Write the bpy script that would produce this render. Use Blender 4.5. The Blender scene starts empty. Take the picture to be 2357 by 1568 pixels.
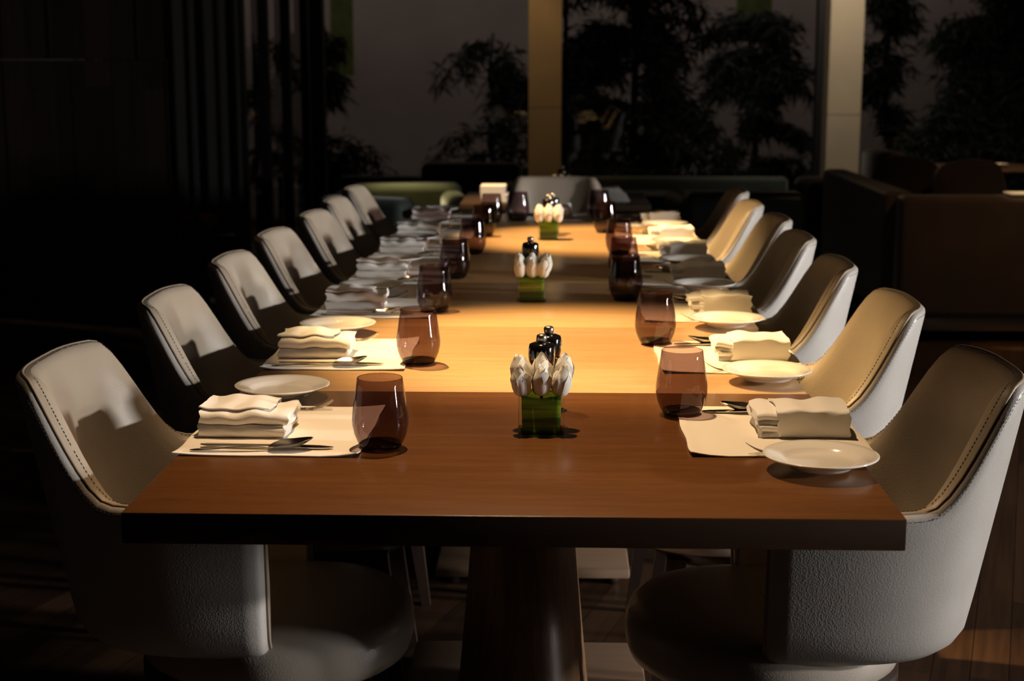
import bpy, bmesh, math, random
from mathutils import Vector, Matrix
PI = math.pi
C = bpy.context.scene.collection
scene = bpy.context.scene

# ------------------------------------------------------------------ camera
def make_camera():
    pitch, yaw, roll = .1761, -.0301, .0004
    f = Vector((math.sin(yaw)*math.cos(pitch), math.cos(yaw)*math.cos(pitch), -math.sin(pitch)))
    r = Vector((math.cos(yaw), -math.sin(yaw), 0))
    u = r.cross(f)
    c, s = math.cos(roll), math.sin(roll)
    r2 = c*r + s*u
    u2 = -s*r + c*u
    m = Matrix(((r2.x, u2.x, -f.x), (r2.y, u2.y, -f.y), (r2.z, u2.z, -f.z))).to_4x4()
    m.translation = Vector((.0632, -2.0474, 1.3637))
    cd = bpy.data.cameras.new('camera')
    cd.lens = 3500*36/2357
    cd.sensor_width = 36
    cd.clip_start = .05
    cd.clip_end = 100
    cd.dof.use_dof = True
    cd.dof.focus_distance = 2.62
    cd.dof.aperture_fstop = 5.6
    o = bpy.data.objects.new('camera', cd)
    C.objects.link(o)
    o.matrix_world = m
    scene.camera = o
make_camera()

# ------------------------------------------------------------------ world, lights, exposure
w = bpy.data.worlds.new('world')
scene.world = w
w.use_nodes = True
w.node_tree.nodes['Background'].inputs[0].default_value = (.75, .85, 1, 1)
w.node_tree.nodes['Background'].inputs[1].default_value = .004

def spot(name, loc, target, power, col, angle, blend=.6, size=.03):
    d = bpy.data.lights.new(name, 'SPOT')
    d.energy = power
    d.color = col
    d.spot_size = math.radians(angle)
    d.spot_blend = blend
    d.shadow_soft_size = size
    o = bpy.data.objects.new(name, d)
    C.objects.link(o)
    o.location = loc
    o.rotation_euler = (Vector(target)-Vector(loc)).to_track_quat('-Z', 'Y').to_euler()
    return o
WARM = (1, .645, .285)
WARM2 = (1, .66, .33)
# ceiling downlights over the table
spot('downlight', (-.72, 1.75, 2.95), (.10, 1.32, .75), 900, WARM, 34, .85)
spot('downlight', (-.72, 3.75, 2.95), (.24, 3.55, .75), 900, WARM, 29, .8)
spot('downlight', (-.12, .95, 2.95), (-.02, .36, .75), 260, (1, .67, .38), 44, .95)
spot('downlight', (-.60, 2.60, 2.95), (.1, 2.3, .75), 18, WARM2, 60, 1)
spot('downlight', (-.55, 4.75, 2.95), (-.22, 5.45, .78), 420, WARM2, 20, .8)
# bright neutral lamp far to the right of the room
spot('side_spotlight', (14.0, -.36, 2.96), (0, 2.2, .80), 6900, (1, .955, .92), 23, .15, .26)
# columns, lounge tables
spot('downlight', (-.3, 8.9, 2.95), (-.05, 10.0, .3), 30, (1, .60, .25), 50, .8)
spot('downlight', (2.0, 8.6, 2.95), (2.25, 9.7, 1.5), 85, (1, .84, .64), 85, 1)
spot('downlight', (2.8, 7.8, 2.95), (2.85, 8.05, .72), 110, WARM2, 34, .8)
spot('downlight', (2.62, 5.9, 2.95), (2.44, 5.68, .75), 130, WARM2, 9, .8)
spot('downlight', (-.8, 7.0, 2.95), (-.80, 6.75, .6), 300, (1, .85, .45), 20, .9)
spot('downlight', (2.9, 4.2, 2.95), (2.9, 5.5, .3), 80, WARM2, 70, .9)
def area(name, loc, target, power, col, sx, sy, spread=180):
    d = bpy.data.lights.new(name, 'AREA')
    d.shape = 'RECTANGLE'
    d.size = sx
    d.size_y = sy
    d.energy = power
    d.color = col
    d.spread = math.radians(spread)
    o = bpy.data.objects.new(name, d)
    C.objects.link(o)
    o.location = loc
    o.rotation_euler = (Vector(target)-Vector(loc)).to_track_quat('-Z', 'Y').to_euler()
area('garden_light', (0, 13.2, 5.5), (0, 16.0, 1.6), 84, (1, .80, .68), 12, .6)

area('window_light', (8.0, -.55, 1.25), (0, 2.2, .85), 26, (1, .98, .95), .35, .8, 50)  # added soft strip out of view, for glass highlights and weak side fill

scene.view_settings.view_transform = 'Standard'
scene.view_settings.look = 'None'
scene.view_settings.exposure = 0
scene.view_settings.gamma = 1
scene.view_settings.use_curve_mapping = False

# ------------------------------------------------------------------ helpers
def thing(name, label, cat, loc=(0, 0, 0), rotz=0, group=None, scale=None):
    o = bpy.data.objects.new(name, None)
    C.objects.link(o)
    o.location = loc
    o.rotation_euler = (0, 0, rotz)
    o.empty_display_size = .05
    o['label'] = label
    o['category'] = cat
    if group: o['group'] = group
    if scale: o.scale = (scale,)*3
    return o
def tag(o, label, cat, group=None):
    o['label'] = label
    o['category'] = cat
    if group: o['group'] = group
    return o
def mesh(name, V, F, mat, parent=None, smooth=True, mats=None, fm=None):
    me = bpy.data.meshes.new(name)
    me.from_pydata([tuple(v) for v in V], [], F)
    me.materials.append(mat)
    if mats:
        for m_ in mats: me.materials.append(m_)
    if fm: me.polygons.foreach_set('material_index', fm)
    if smooth: me.polygons.foreach_set('use_smooth', [True]*len(me.polygons))
    me.update()
    o = bpy.data.objects.new(name, me)
    C.objects.link(o)
    if parent: o.parent = parent
    return o
def struct(o):
    o['kind'] = 'structure'
    return o
def dup(root, loc, rotz, label, group=None, name=None):
    r = root.copy()
    C.objects.link(r)
    if name: r.name = name
    r.location = loc
    r.rotation_euler = (r.rotation_euler[0], r.rotation_euler[1], rotz)
    r['label'] = label
    if group: r['group'] = group
    for ch in list(root.children):
        c = ch.copy()
        C.objects.link(c)
        c.parent = r
        for g in ch.children:
            d = g.copy()
            C.objects.link(d)
            d.parent = c
    return r
class MB:
    def __init__(s):
        s.V = []; s.F = []
    def add(s, V, F):
        n = len(s.V)
        s.V += [tuple(v) for v in V]
        s.F += [tuple(i+n for i in f) for f in F]
    def box(s, x0, x1, y0, y1, z0, z1):
        s.add([(x0,y0,z0),(x1,y0,z0),(x1,y1,z0),(x0,y1,z0),(x0,y0,z1),(x1,y0,z1),(x1,y1,z1),(x0,y1,z1)],
              [(3,2,1,0),(4,5,6,7),(0,1,5,4),(1,2,6,5),(2,3,7,6),(3,0,4,7)])
    def tube(s, pts, r, n=8, caps=True, closed=False):
        pts = [Vector(p) for p in pts]
        m = len(pts)
        rs = r if isinstance(r, (list, tuple)) else [r]*m
        V = []; F = []
        up = None
        for i in range(m):
            a = pts[i-1] if (i > 0 or closed) else pts[0]
            b = pts[(i+1) % m] if (i < m-1 or closed) else pts[-1]
            t = (b-a)
            if t.length < 1e-9: t = Vector((0,0,1))
            t.normalize()
            if up is None:
                up = Vector((0,0,1)) if abs(t.z) < .9 else Vector((1,0,0))
            e1 = t.cross(up)
            if e1.length < 1e-6: e1 = t.cross(Vector((0,1,0)))
            e1.normalize()
            e2 = e1.cross(t).normalized()
            up = e2
            for k in range(n):
                a_ = 2*PI*k/n
                V.append(pts[i]+rs[i]*(math.cos(a_)*e1+math.sin(a_)*e2))
        L = m if closed else m-1
        for i in range(L):
            j = (i+1) % m
            for k in range(n):
                k2 = (k+1) % n
                F.append((i*n+k, i*n+k2, j*n+k2, j*n+k))
        if caps and not closed:
            F.append(tuple(range(n-1, -1, -1)))
            F.append(tuple((m-1)*n+k for k in range(n)))
        s.add(V, F)
    def lathe(s, prof, n=48, cx=0, cy=0, rib=None):
        V = []; F = []
        for (r, z) in prof:
            for k in range(n):
                a = 2*PI*k/n
                rr = r*(1+(rib(k, z) if rib else 0))
                V.append((cx+rr*math.cos(a), cy+rr*math.sin(a), z))
        for i in range(len(prof)-1):
            for k in range(n):
                k2 = (k+1) % n
                F.append((i*n+k, i*n+k2, (i+1)*n+k2, (i+1)*n+k))
        s.add(V, F)
    def grid(s, P, flip=False, closeu=False):
        nu = len(P); nv = len(P[0])
        V = [p for row in P for p in row]
        F = []
        for i in range(nu if closeu else nu-1):
            i2 = (i+1) % nu
            for j in range(nv-1):
                f = (i*nv+j, i2*nv+j, i2*nv+j+1, i*nv+j+1)
                F.append(tuple(reversed(f)) if flip else f)
        s.add(V, F)
    def build(s, name, mat, parent=None, smooth=True):
        return mesh(name, s.V, s.F, mat, parent, smooth)
def rbox(name, x0, x1, y0, y1, z0, z1, mat, parent=None, bev=.01, seg=3, puff=0):
    """box with rounded edges, optionally swollen like a cushion"""
    bm = bmesh.new()
    bmesh.ops.create_cube(bm, size=1)
    for v in bm.verts:
        v.co = Vector(((x0+x1)/2+v.co.x*(x1-x0), (y0+y1)/2+v.co.y*(y1-y0), (z0+z1)/2+v.co.z*(z1-z0)))
    if puff:
        bmesh.ops.subdivide_edges(bm, edges=bm.edges[:], cuts=7, use_grid_fill=True)
        cx, cy, cz = (x0+x1)/2, (y0+y1)/2, (z0+z1)/2
        hx, hy, hz = (x1-x0)/2, (y1-y0)/2, (z1-z0)/2
        for v in bm.verts:
            a, b, c = (v.co.x-cx)/hx, (v.co.y-cy)/hy, (v.co.z-cz)/hz
            n = (abs(a)**8+abs(b)**8+abs(c)**8)**(1/8)
            m_ = max(abs(a), abs(b), abs(c))
            k = m_/n if n > 0 else 1
            p = puff
            v.co = Vector((cx+a*k*hx+p*a*(1-b*b)*(1-c*c), cy+b*k*hy+p*b*(1-a*a)*(1-c*c), cz+c*k*hz+p*c*(1-a*a)*(1-b*b)))
    else:
        bmesh.ops.bevel(bm, geom=bm.edges[:], offset=bev, segments=seg, profile=.5, affect='EDGES')
    me = bpy.data.meshes.new(name)
    bm.to_mesh(me)
    bm.free()
    me.materials.append(mat)
    me.polygons.foreach_set('use_smooth', [True]*len(me.polygons))
    o = bpy.data.objects.new(name, me)
    C.objects.link(o)
    if parent: o.parent = parent
    if not puff:
        try:
            me.set_sharp_from_angle(angle=math.radians(40))
        except Exception:
            pass
    return o
def sm(t):
    t = max(0, min(1, t))
    return t*t*(3-2*t)

# ------------------------------------------------------------------ materials
def newmat(name):
    m = bpy.data.materials.new(name)
    m.use_nodes = True
    nt = m.node_tree
    return m, nt, nt.nodes['Principled BSDF']
def mat_plain(name, col, rough=.5, metal=0, spec=.5, coat=0, sheen=0, bump=0, bscale=200, var=0, vscale=6):
    m, nt, p = newmat(name)
    p.inputs['Base Color'].default_value = (*col, 1)
    p.inputs['Roughness'].default_value = rough
    p.inputs['Metallic'].default_value = metal
    p.inputs['Specular IOR Level'].default_value = spec
    p.inputs['Coat Weight'].default_value = coat
    p.inputs['Coat Roughness'].default_value = .1
    if sheen:
        p.inputs['Sheen Weight'].default_value = sheen
    tc = nt.nodes.new('ShaderNodeTexCoord')
    if bump:
        n = nt.nodes.new('ShaderNodeTexNoise')
        n.inputs['Scale'].default_value = bscale
        n.inputs['Detail'].default_value = 4
        b = nt.nodes.new('ShaderNodeBump')
        b.inputs['Strength'].default_value = bump
        b.inputs['Distance'].default_value = .001
        nt.links.new(tc.outputs['Object'], n.inputs['Vector'])
        nt.links.new(n.outputs['Fac'], b.inputs['Height'])
        nt.links.new(b.outputs['Normal'], p.inputs['Normal'])
    if var:
        n = nt.nodes.new('ShaderNodeTexNoise')
        n.inputs['Scale'].default_value = vscale
        n.inputs['Detail'].default_value = 5
        r = nt.nodes.new('ShaderNodeValToRGB')
        r.color_ramp.elements[0].position = .3
        r.color_ramp.elements[1].position = .7
        r.color_ramp.elements[0].color = (*[c*(1-var) for c in col], 1)
        r.color_ramp.elements[1].color = (*[min(1, c*(1+var)) for c in col], 1)
        nt.links.new(tc.outputs['Object'], n.inputs['Vector'])
        nt.links.new(n.outputs['Fac'], r.inputs['Fac'])
        nt.links.new(r.outputs['Color'], p.inputs['Base Color'])
    return m
def mat_leather(name, col, rough=.42, bump=.35):
    m, nt, p = newmat(name)
    tc = nt.nodes.new('ShaderNodeTexCoord')
    v = nt.nodes.new('ShaderNodeTexVoronoi')
    v.inputs['Scale'].default_value = 330
    n = nt.nodes.new('ShaderNodeTexNoise')
    n.inputs['Scale'].default_value = 7
    n.inputs['Detail'].default_value = 5
    n2 = nt.nodes.new('ShaderNodeTexNoise')
    n2.inputs['Scale'].default_value = 30
    add = nt.nodes.new('ShaderNodeMath'); add.operation = 'MULTIPLY_ADD'
    add.inputs[1].default_value = .35
    b = nt.nodes.new('ShaderNodeBump')
    b.inputs['Strength'].default_value = bump
    b.inputs['Distance'].default_value = .0007
    for q in (v, n, n2): nt.links.new(tc.outputs['Object'], q.inputs['Vector'])
    nt.links.new(n2.outputs['Fac'], add.inputs[0])
    nt.links.new(v.outputs['Distance'], add.inputs[2])
    nt.links.new(add.outputs[0], b.inputs['Height'])
    nt.links.new(b.outputs['Normal'], p.inputs['Normal'])
    r = nt.nodes.new('ShaderNodeValToRGB')
    r.color_ramp.elements[0].position = .3
    r.color_ramp.elements[1].position = .7
    r.color_ramp.elements[0].color = (*[c*.90 for c in col], 1)
    r.color_ramp.elements[1].color = (*[c*1.07 for c in col], 1)
    nt.links.new(n.outputs['Fac'], r.inputs['Fac'])
    nt.links.new(r.outputs['Color'], p.inputs['Base Color'])
    p.inputs['Roughness'].default_value = rough
    p.inputs['Specular IOR Level'].default_value = .5
    return m
def mat_wood(name, c1, c2, scale=(1, 14, 14), rough=.3, bump=.1, coat=0, fine=1, spec=.5):
    """grain runs along the axis with the small scale value"""
    m, nt, p = newmat(name)
    tc = nt.nodes.new('ShaderNodeTexCoord')
    mp = nt.nodes.new('ShaderNodeMapping')
    mp.inputs['Scale'].default_value = scale
    n1 = nt.nodes.new('ShaderNodeTexNoise')
    n1.inputs['Scale'].default_value = 2.2
    n1.inputs['Detail'].default_value = 8
    n1.inputs['Roughness'].default_value = .62
    n1.inputs['Distortion'].default_value = .3
    n2 = nt.nodes.new('ShaderNodeTexNoise')
    n2.inputs['Scale'].default_value = 16*fine
    n2.inputs['Detail'].default_value = 3
    nt.links.new(tc.outputs['Object'], mp.inputs['Vector'])
    for q in (n1, n2): nt.links.new(mp.outputs['Vector'], q.inputs['Vector'])
    mx = nt.nodes.new('ShaderNodeMath'); mx.operation = 'MULTIPLY_ADD'
    mx.inputs[1].default_value = .35
    nt.links.new(n2.outputs['Fac'], mx.inputs[0])
    sc = nt.nodes.new('ShaderNodeMath'); sc.operation = 'MULTIPLY'
    sc.inputs[1].default_value = .65
    nt.links.new(n1.outputs['Fac'], sc.inputs[0])
    nt.links.new(sc.outputs[0], mx.inputs[2])
    r = nt.nodes.new('ShaderNodeValToRGB')
    r.color_ramp.elements[0].position = .32
    r.color_ramp.elements[1].position = .68
    r.color_ramp.elements[0].color = (*c1, 1)
    r.color_ramp.elements[1].color = (*c2, 1)
    nt.links.new(mx.outputs[0], r.inputs['Fac'])
    nt.links.new(r.outputs['Color'], p.inputs['Base Color'])
    b = nt.nodes.new('ShaderNodeBump')
    b.inputs['Strength'].default_value = bump
    b.inputs['Distance'].default_value = .0006
    nt.links.new(n2.outputs['Fac'], b.inputs['Height'])
    nt.links.new(b.outputs['Normal'], p.inputs['Normal'])
    p.inputs['Roughness'].default_value = rough
    p.inputs['Specular IOR Level'].default_value = spec
    p.inputs['Coat Weight'].default_value = coat
    p.inputs['Coat Roughness'].default_value = .12
    return m
def mat_planks(name, c1, c2, rot, bw, bl, rough=.35, vertical=False, bump=.3):
    m, nt, p = newmat(name)
    tc = nt.nodes.new('ShaderNodeTexCoord')
    mp = nt.nodes.new('ShaderNodeMapping')
    if vertical:
        # x,z plane -> brick texture plane, boards upright
        mp.inputs['Rotation'].default_value = (math.radians(90), 0, math.radians(90))
    else:
        mp.inputs['Rotation'].default_value = (0, 0, rot)
    br = nt.nodes.new('ShaderNodeTexBrick')
    br.offset = .37
    br.inputs['Scale'].default_value = 1
    br.inputs['Mortar Size'].default_value = .0012
    br.inputs['Brick Width'].default_value = bl
    br.inputs['Row Height'].default_value = bw
    br.inputs['Color1'].default_value = (0, 0, 0, 1)
    br.inputs['Color2'].default_value = (1, 1, 1, 1)
    br.inputs['Mortar'].default_value = (.5, .5, .5, 1)
    mp2 = nt.nodes.new('ShaderNodeMapping')
    mp2.inputs['Scale'].default_value = (1.5, 34, 34)
    n = nt.nodes.new('ShaderNodeTexNoise')
    n.inputs['Scale'].default_value = 1.6
    n.inputs['Detail'].default_value = 7
    n.inputs['Roughness'].default_value = .6
    nt.links.new(tc.outputs['Object'], mp.inputs['Vector'])
    nt.links.new(mp.outputs['Vector'], br.inputs['Vector'])
    nt.links.new(mp.outputs['Vector'], mp2.inputs['Vector'])
    nt.links.new(mp2.outputs['Vector'], n.inputs['Vector'])
    mx = nt.nodes.new('ShaderNodeMath'); mx.operation = 'MULTIPLY_ADD'
    mx.inputs[1].default_value = .35
    nt.links.new(br.outputs['Color'], mx.inputs[0])
    s2 = nt.nodes.new('ShaderNodeMath'); s2.operation = 'MULTIPLY'
    s2.inputs[1].default_value = .75
    nt.links.new(n.outputs['Fac'], s2.inputs[0])
    nt.links.new(s2.outputs[0], mx.inputs[2])
    r = nt.nodes.new('ShaderNodeValToRGB')
    r.color_ramp.elements[0].position = .25
    r.color_ramp.elements[1].position = .75
    r.color_ramp.elements[0].color = (*c1, 1)
    r.color_ramp.elements[1].color = (*c2, 1)
    nt.links.new(mx.outputs[0], r.inputs['Fac'])
    dk = nt.nodes.new('ShaderNodeMixRGB')
    dk.inputs['Color2'].default_value = (*[c*.3 for c in c1], 1)
    nt.links.new(br.outputs['Fac'], dk.inputs['Fac'])
    nt.links.new(r.outputs['Color'], dk.inputs['Color1'])
    nt.links.new(dk.outputs['Color'], p.inputs['Base Color'])
    b = nt.nodes.new('ShaderNodeBump')
    b.inputs['Strength'].default_value = bump
    b.inputs['Distance'].default_value = .004
    b.invert = True
    nt.links.new(br.outputs['Fac'], b.inputs['Height'])
    nt.links.new(b.outputs['Normal'], p.inputs['Normal'])
    p.inputs['Roughness'].default_value = rough
    return m
def mat_cloth(name, col, weave=900, strength=.25, stripes=False):
    m, nt, p = newmat(name)
    p.inputs['Base Color'].default_value = (*col, 1)
    p.inputs['Roughness'].default_value = .85
    p.inputs['Sheen Weight'].default_value = .15
    p.inputs['Specular IOR Level'].default_value = .2
    tc = nt.nodes.new('ShaderNodeTexCoord')
    wv = nt.nodes.new('ShaderNodeTexWave')
    wv.inputs['Scale'].default_value = weave/6
    wv2 = nt.nodes.new('ShaderNodeTexWave')
    wv2.inputs['Scale'].default_value = weave/6
    wv2.bands_direction = 'Y'
    n = nt.nodes.new('ShaderNodeTexNoise')
    n.inputs['Scale'].default_value = 22
    n.inputs['Detail'].default_value = 5
    for q in (wv, wv2, n): nt.links.new(tc.outputs['Object'], q.inputs['Vector'])
    a = nt.nodes.new('ShaderNodeMath'); a.operation = 'ADD'
    nt.links.new(wv.outputs['Fac'], a.inputs[0]); nt.links.new(wv2.outputs['Fac'], a.inputs[1])
    a2 = nt.nodes.new('ShaderNodeMath'); a2.operation = 'MULTIPLY_ADD'; a2.inputs[1].default_value = .25
    sc = nt.nodes.new('ShaderNodeMath'); sc.operation = 'MULTIPLY'; sc.inputs[1].default_value = 5
    nt.links.new(n.outputs['Fac'], sc.inputs[0])
    nt.links.new(a.outputs[0], a2.inputs[0]); nt.links.new(sc.outputs[0], a2.inputs[2])
    b = nt.nodes.new('ShaderNodeBump')
    b.inputs['Strength'].default_value = strength
    b.inputs['Distance'].default_value = .0006
    nt.links.new(a2.outputs[0], b.inputs['Height'])
    nt.links.new(b.outputs['Normal'], p.inputs['Normal'])
    return m
def mat_thinglass(name, tint, ior=1.5, edge=None, rough=0.0):
    """thin tinted glass: tinted transmission, fresnel reflection, longer path (darker) at grazing angles"""
    m = bpy.data.materials.new(name)
    m.use_nodes = True
    nt = m.node_tree
    nt.nodes.clear()
    out = nt.nodes.new('ShaderNodeOutputMaterial')
    mix = nt.nodes.new('ShaderNodeMixShader')
    tr = nt.nodes.new('ShaderNodeBsdfTransparent')
    gl = nt.nodes.new('ShaderNodeBsdfGlossy')
    gl.inputs['Roughness'].default_value = rough
    fr = nt.nodes.new('ShaderNodeFresnel')
    ge = nt.nodes.new('ShaderNodeNewGeometry')
    io = nt.nodes.new('ShaderNodeMath'); io.operation = 'MULTIPLY_ADD'
    io.inputs[1].default_value = 1/ior-ior
    io.inputs[2].default_value = ior
    nt.links.new(ge.outputs['Backfacing'], io.inputs[0])
    nt.links.new(io.outputs[0], fr.inputs['IOR'])
    if edge:
        lw = nt.nodes.new('ShaderNodeLayerWeight')
        lw.inputs['Blend'].default_value = .5
        pw = nt.nodes.new('ShaderNodeMath'); pw.operation = 'POWER'; pw.inputs[1].default_value = 7.0
        mc = nt.nodes.new('ShaderNodeMixRGB')
        mc.inputs['Color1'].default_value = (*tint, 1)
        mc.inputs['Color2'].default_value = (*edge, 1)
        nt.links.new(lw.outputs['Facing'], pw.inputs[0])
        nt.links.new(pw.outputs[0], mc.inputs['Fac'])
        nt.links.new(mc.outputs['Color'], tr.inputs['Color'])
    else:
        tr.inputs['Color'].default_value = (*tint, 1)
    nt.links.new(fr.outputs[0], mix.inputs[0])
    nt.links.new(tr.outputs[0], mix.inputs[1])
    nt.links.new(gl.outputs[0], mix.inputs[2])
    nt.links.new(mix.outputs[0], out.inputs['Surface'])
    return m

M = {}
M['top'] = mat_wood('table_top_wood', (.41, .24, .112), (.51, .325, .16), (2.2, 22, 22), .27, .08, 0, spec=.5)
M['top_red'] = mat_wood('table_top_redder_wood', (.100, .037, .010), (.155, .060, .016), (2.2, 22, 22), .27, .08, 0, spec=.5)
M['top_edge'] = mat_wood('dark_stained_table_edge', (.035, .016, .008), (.06, .026, .012), (2.2, 22, 22), .4, .08)  # darker brown than the top, used on side and bottom faces
M['ped'] = mat_wood('pedestal_wood', (.085, .04, .018), (.30, .16, .075), (30, 30, 1.0), .45, .5)
M['plate_wood'] = mat_wood('base_plate_wood', (.22, .14, .085), (.30, .19, .12), (2, 22, 22), .5, .1)
M['leather'] = mat_leather('taupe_leather', (.47, .435, .40), .42, .3)
M['leather_seat'] = mat_leather('taupe_leather_seat', (.42, .36, .30), .34, .25)
M['leather_in'] = mat_leather('taupe_leather_inner', (.42, .35, .268), .45, .25)
M['welt'] = mat_leather('brown_leather_welt', (.36, .28, .20), .4, .2)
M['stitch'] = mat_plain('dark_thread', (.05, .035, .025), .8)
M['leg'] = mat_wood('dark_leg_wood', (.018, .010, .007), (.045, .024, .016), (20, 20, 1.5), .4, .1)
M['mat'] = mat_cloth('placemat_linen', (.80, .74, .63))
M['nap'] = mat_cloth('napkin_cotton', (.88, .85, .80), 1100, .35)
M['china'] = mat_plain('white_china', (.86, .83, .77), .12, coat=.5)
M['steel'] = mat_plain('polished_steel', (.72, .68, .62), .16, metal=1)
M['glass'] = mat_thinglass('smoke_glass', (.43, .345, .36), 1.5, (.05, .04, .045), .05)
M['glass_base'] = mat_thinglass('smoke_glass_thick', (.22, .15, .155), 1.5, (.03, .02, .022), .035)
M['clear'] = mat_thinglass('clear_glass', (.95, .97, .95), 1.5, (.45, .55, .47), .03)
M['pane'] = mat_thinglass('window_glass', (.88, .90, .89), 1.5)
M['black'] = mat_plain('black_lacquer', (.006, .005, .005), .12, coat=1)
M['knob'] = mat_plain('pewter', (.42, .38, .34), .32, metal=1)
M['rose'] = mat_plain('white_petal', (.86, .83, .74), .6, sheen=.2, var=.05, vscale=40, bump=.2, bscale=90)
M['rose'].node_tree.nodes['Principled BSDF'].inputs['Subsurface Weight'].default_value = .12
M['rose'].node_tree.nodes['Principled BSDF'].inputs['Subsurface Radius'].default_value = (.01, .009, .006)
M['stem'] = mat_plain('green_stem', (.10, .20, .03), .5)
M['floor'] = mat_planks('dark_floor_wood', (.018, .009, .005), (.085, .042, .021), math.radians(107), .085, 1.5, .36)
M['panel'] = mat_planks('dark_wall_boards', (.016, .010, .008), (.045, .028, .021), 0, .17, 2.0, .55, True)
M['frame'] = mat_plain('black_window_frame', (.006, .006, .007), .5)
M['column'] = mat_plain('cream_column_stone', (.55, .46, .34), .6, var=.06, vscale=3)
M['curtain'] = mat_plain('grey_curtain', (.030, .028, .027), .9, sheen=.2)
M['outwall'] = mat_plain('garden_wall_render', (.27, .235, .225), .9, var=.12, vscale=1.2)
M['ground'] = mat_plain('garden_ground', (.03, .028, .02), 1)
M['foliage'] = mat_plain('dark_leaves', (.012, .020, .012), .7)
M['bark'] = mat_plain('dark_bark', (.012, .010, .008), .9)
M['green_panel'] = mat_plain('green_panel_cloth', (.10, .13, .03), .9, var=.3, vscale=8)
M['green_velvet'] = mat_plain('green_velvet', (.11, .115, .055), .85, sheen=.6, var=.2)
M['teal_velvet'] = mat_plain('dark_green_velvet', (.022, .034, .028), .7, sheen=.4, var=.2)
M['dark_leather'] = mat_leather('black_leather', (.018, .022, .022), .38)
M['brown_velvet'] = mat_plain('brown_velvet', (.040, .019, .012), .9, sheen=.35, var=.25, vscale=5)
M['brown_dark'] = mat_plain('dark_brown_velvet', (.025, .011, .008), .9, sheen=.3, var=.25)
M['red_wood'] = mat_wood('reddish_wood', (.07, .022, .010), (.13, .042, .018), (20, 20, 2), .4, .1)
M['dark_top'] = mat_wood('dark_table_wood', (.05, .03, .018), (.10, .06, .035), (2, 20, 20), .3, .1)
M['red'] = mat_plain('red_petal', (.6, .03, .01), .6)
M['cream'] = mat_plain('cream_petal', (.45, .33, .22), .7)

# leaf wrapped inside the vases: bands of dark and light green
def mat_leafband():
    m, nt, p = newmat('banded_green_leaf')
    tc = nt.nodes.new('ShaderNodeTexCoord')
    mp = nt.nodes.new('ShaderNodeMapping')
    mp.inputs['Rotation'].default_value = (.05, .09, 0)
    mp.inputs['Scale'].default_value = (1.5, 1.5, 30)
    n = nt.nodes.new('ShaderNodeTexNoise')
    n.inputs['Scale'].default_value = 2
    n.inputs['Detail'].default_value = 4
    mp2 = nt.nodes.new('ShaderNodeMapping')
    mp2.inputs['Scale'].default_value = (9, 9, 400)
    n2 = nt.nodes.new('ShaderNodeTexNoise')
    n2.inputs['Scale'].default_value = 1
    nt.links.new(tc.outputs['Object'], mp2.inputs['Vector'])
    nt.links.new(mp2.outputs['Vector'], n2.inputs['Vector'])
    nt.links.new(tc.outputs['Object'], mp.inputs['Vector'])
    nt.links.new(mp.outputs['Vector'], n.inputs['Vector'])
    r = nt.nodes.new('ShaderNodeValToRGB')
    e = r.color_ramp.elements
    e[0].position = .32; e[0].color = (.012, .055, .006, 1)
    e[1].position = .72; e[1].color = (.62, .80, .05, 1)
    k = e.new(.47); k.color = (.07, .20, .012, 1)
    k = e.new(.56); k.color = (.42, .60, .04, 1)
    nt.links.new(n.outputs['Fac'], r.inputs['Fac'])
    mx = nt.nodes.new('ShaderNodeMixRGB'); mx.blend_type = 'MULTIPLY'; mx.inputs['Fac'].default_value = .5
    nt.links.new(r.outputs['Color'], mx.inputs['Color1'])
    nt.links.new(n2.outputs['Color'], mx.inputs['Color2'])
    nt.links.new(mx.outputs['Color'], p.inputs['Base Color'])
    p.inputs['Roughness'].default_value = .35
    # leaf lets some light through
    out = nt.nodes['Material Output']
    t = nt.nodes.new('ShaderNodeBsdfTranslucent')
    ms = nt.nodes.new('ShaderNodeMixShader'); ms.inputs[0].default_value = .5
    nt.links.new(mx.outputs['Color'], t.inputs['Color'])
    nt.links.new(p.outputs[0], ms.inputs[1]); nt.links.new(t.outputs[0], ms.inputs[2])
    nt.links.new(ms.outputs[0], out.inputs['Surface'])
    return m
M['leafband'] = mat_leafband()

# ================================================================== THE ROOM
def setting_box(name, b, mat):
    m = MB(); m.box(*b)
    return struct(m.build(name, mat, None, False))
setting_box('floor', (-7, 15.5, -4.5, 10.0, -.1, 0), M['floor'])
# boarded wall on the left, facing the camera, three tiers of upright boards
wall = MB()
random.seed(3)
x = -7.0
xr = -2.2
for (z0, z1) in ((0, .62), (.625, 1.42), (1.425, 2.25), (2.255, 3.1)):
    x = -7.0
    while x < xr-.01:
        wd = random.choice((.12, .16, .2, .24))
        x2 = min(xr, x+wd)
        d = random.uniform(0, .018)
        wall.box(x, x2-.004, 6.95-d, 7.1, z0, z1)
        x = x2
struct(wall.build('wall_left', M['panel'], None, False))
# pleated curtain between boards and side window
cu = MB()
P = []
for i in range(121):
    t = i/120
    xx = -2.2+.40*t
    yy = 6.93-.018*math.sin(t*2*PI*4.5)-.012*math.sin(t*2*PI*2+1)
    P.append([(xx, yy, .02+z*3.06/6) for z in range(7)])
cu.grid(P)
P2 = [[(p[0], p[1]+.006, p[2]) for p in row] for row in P]
cu.grid(P2, True)
o = cu.build('curtain', M['curtain'])
tag(o, 'dark grey pleated curtain hanging between the boarded wall and the side window', 'curtain')

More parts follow.
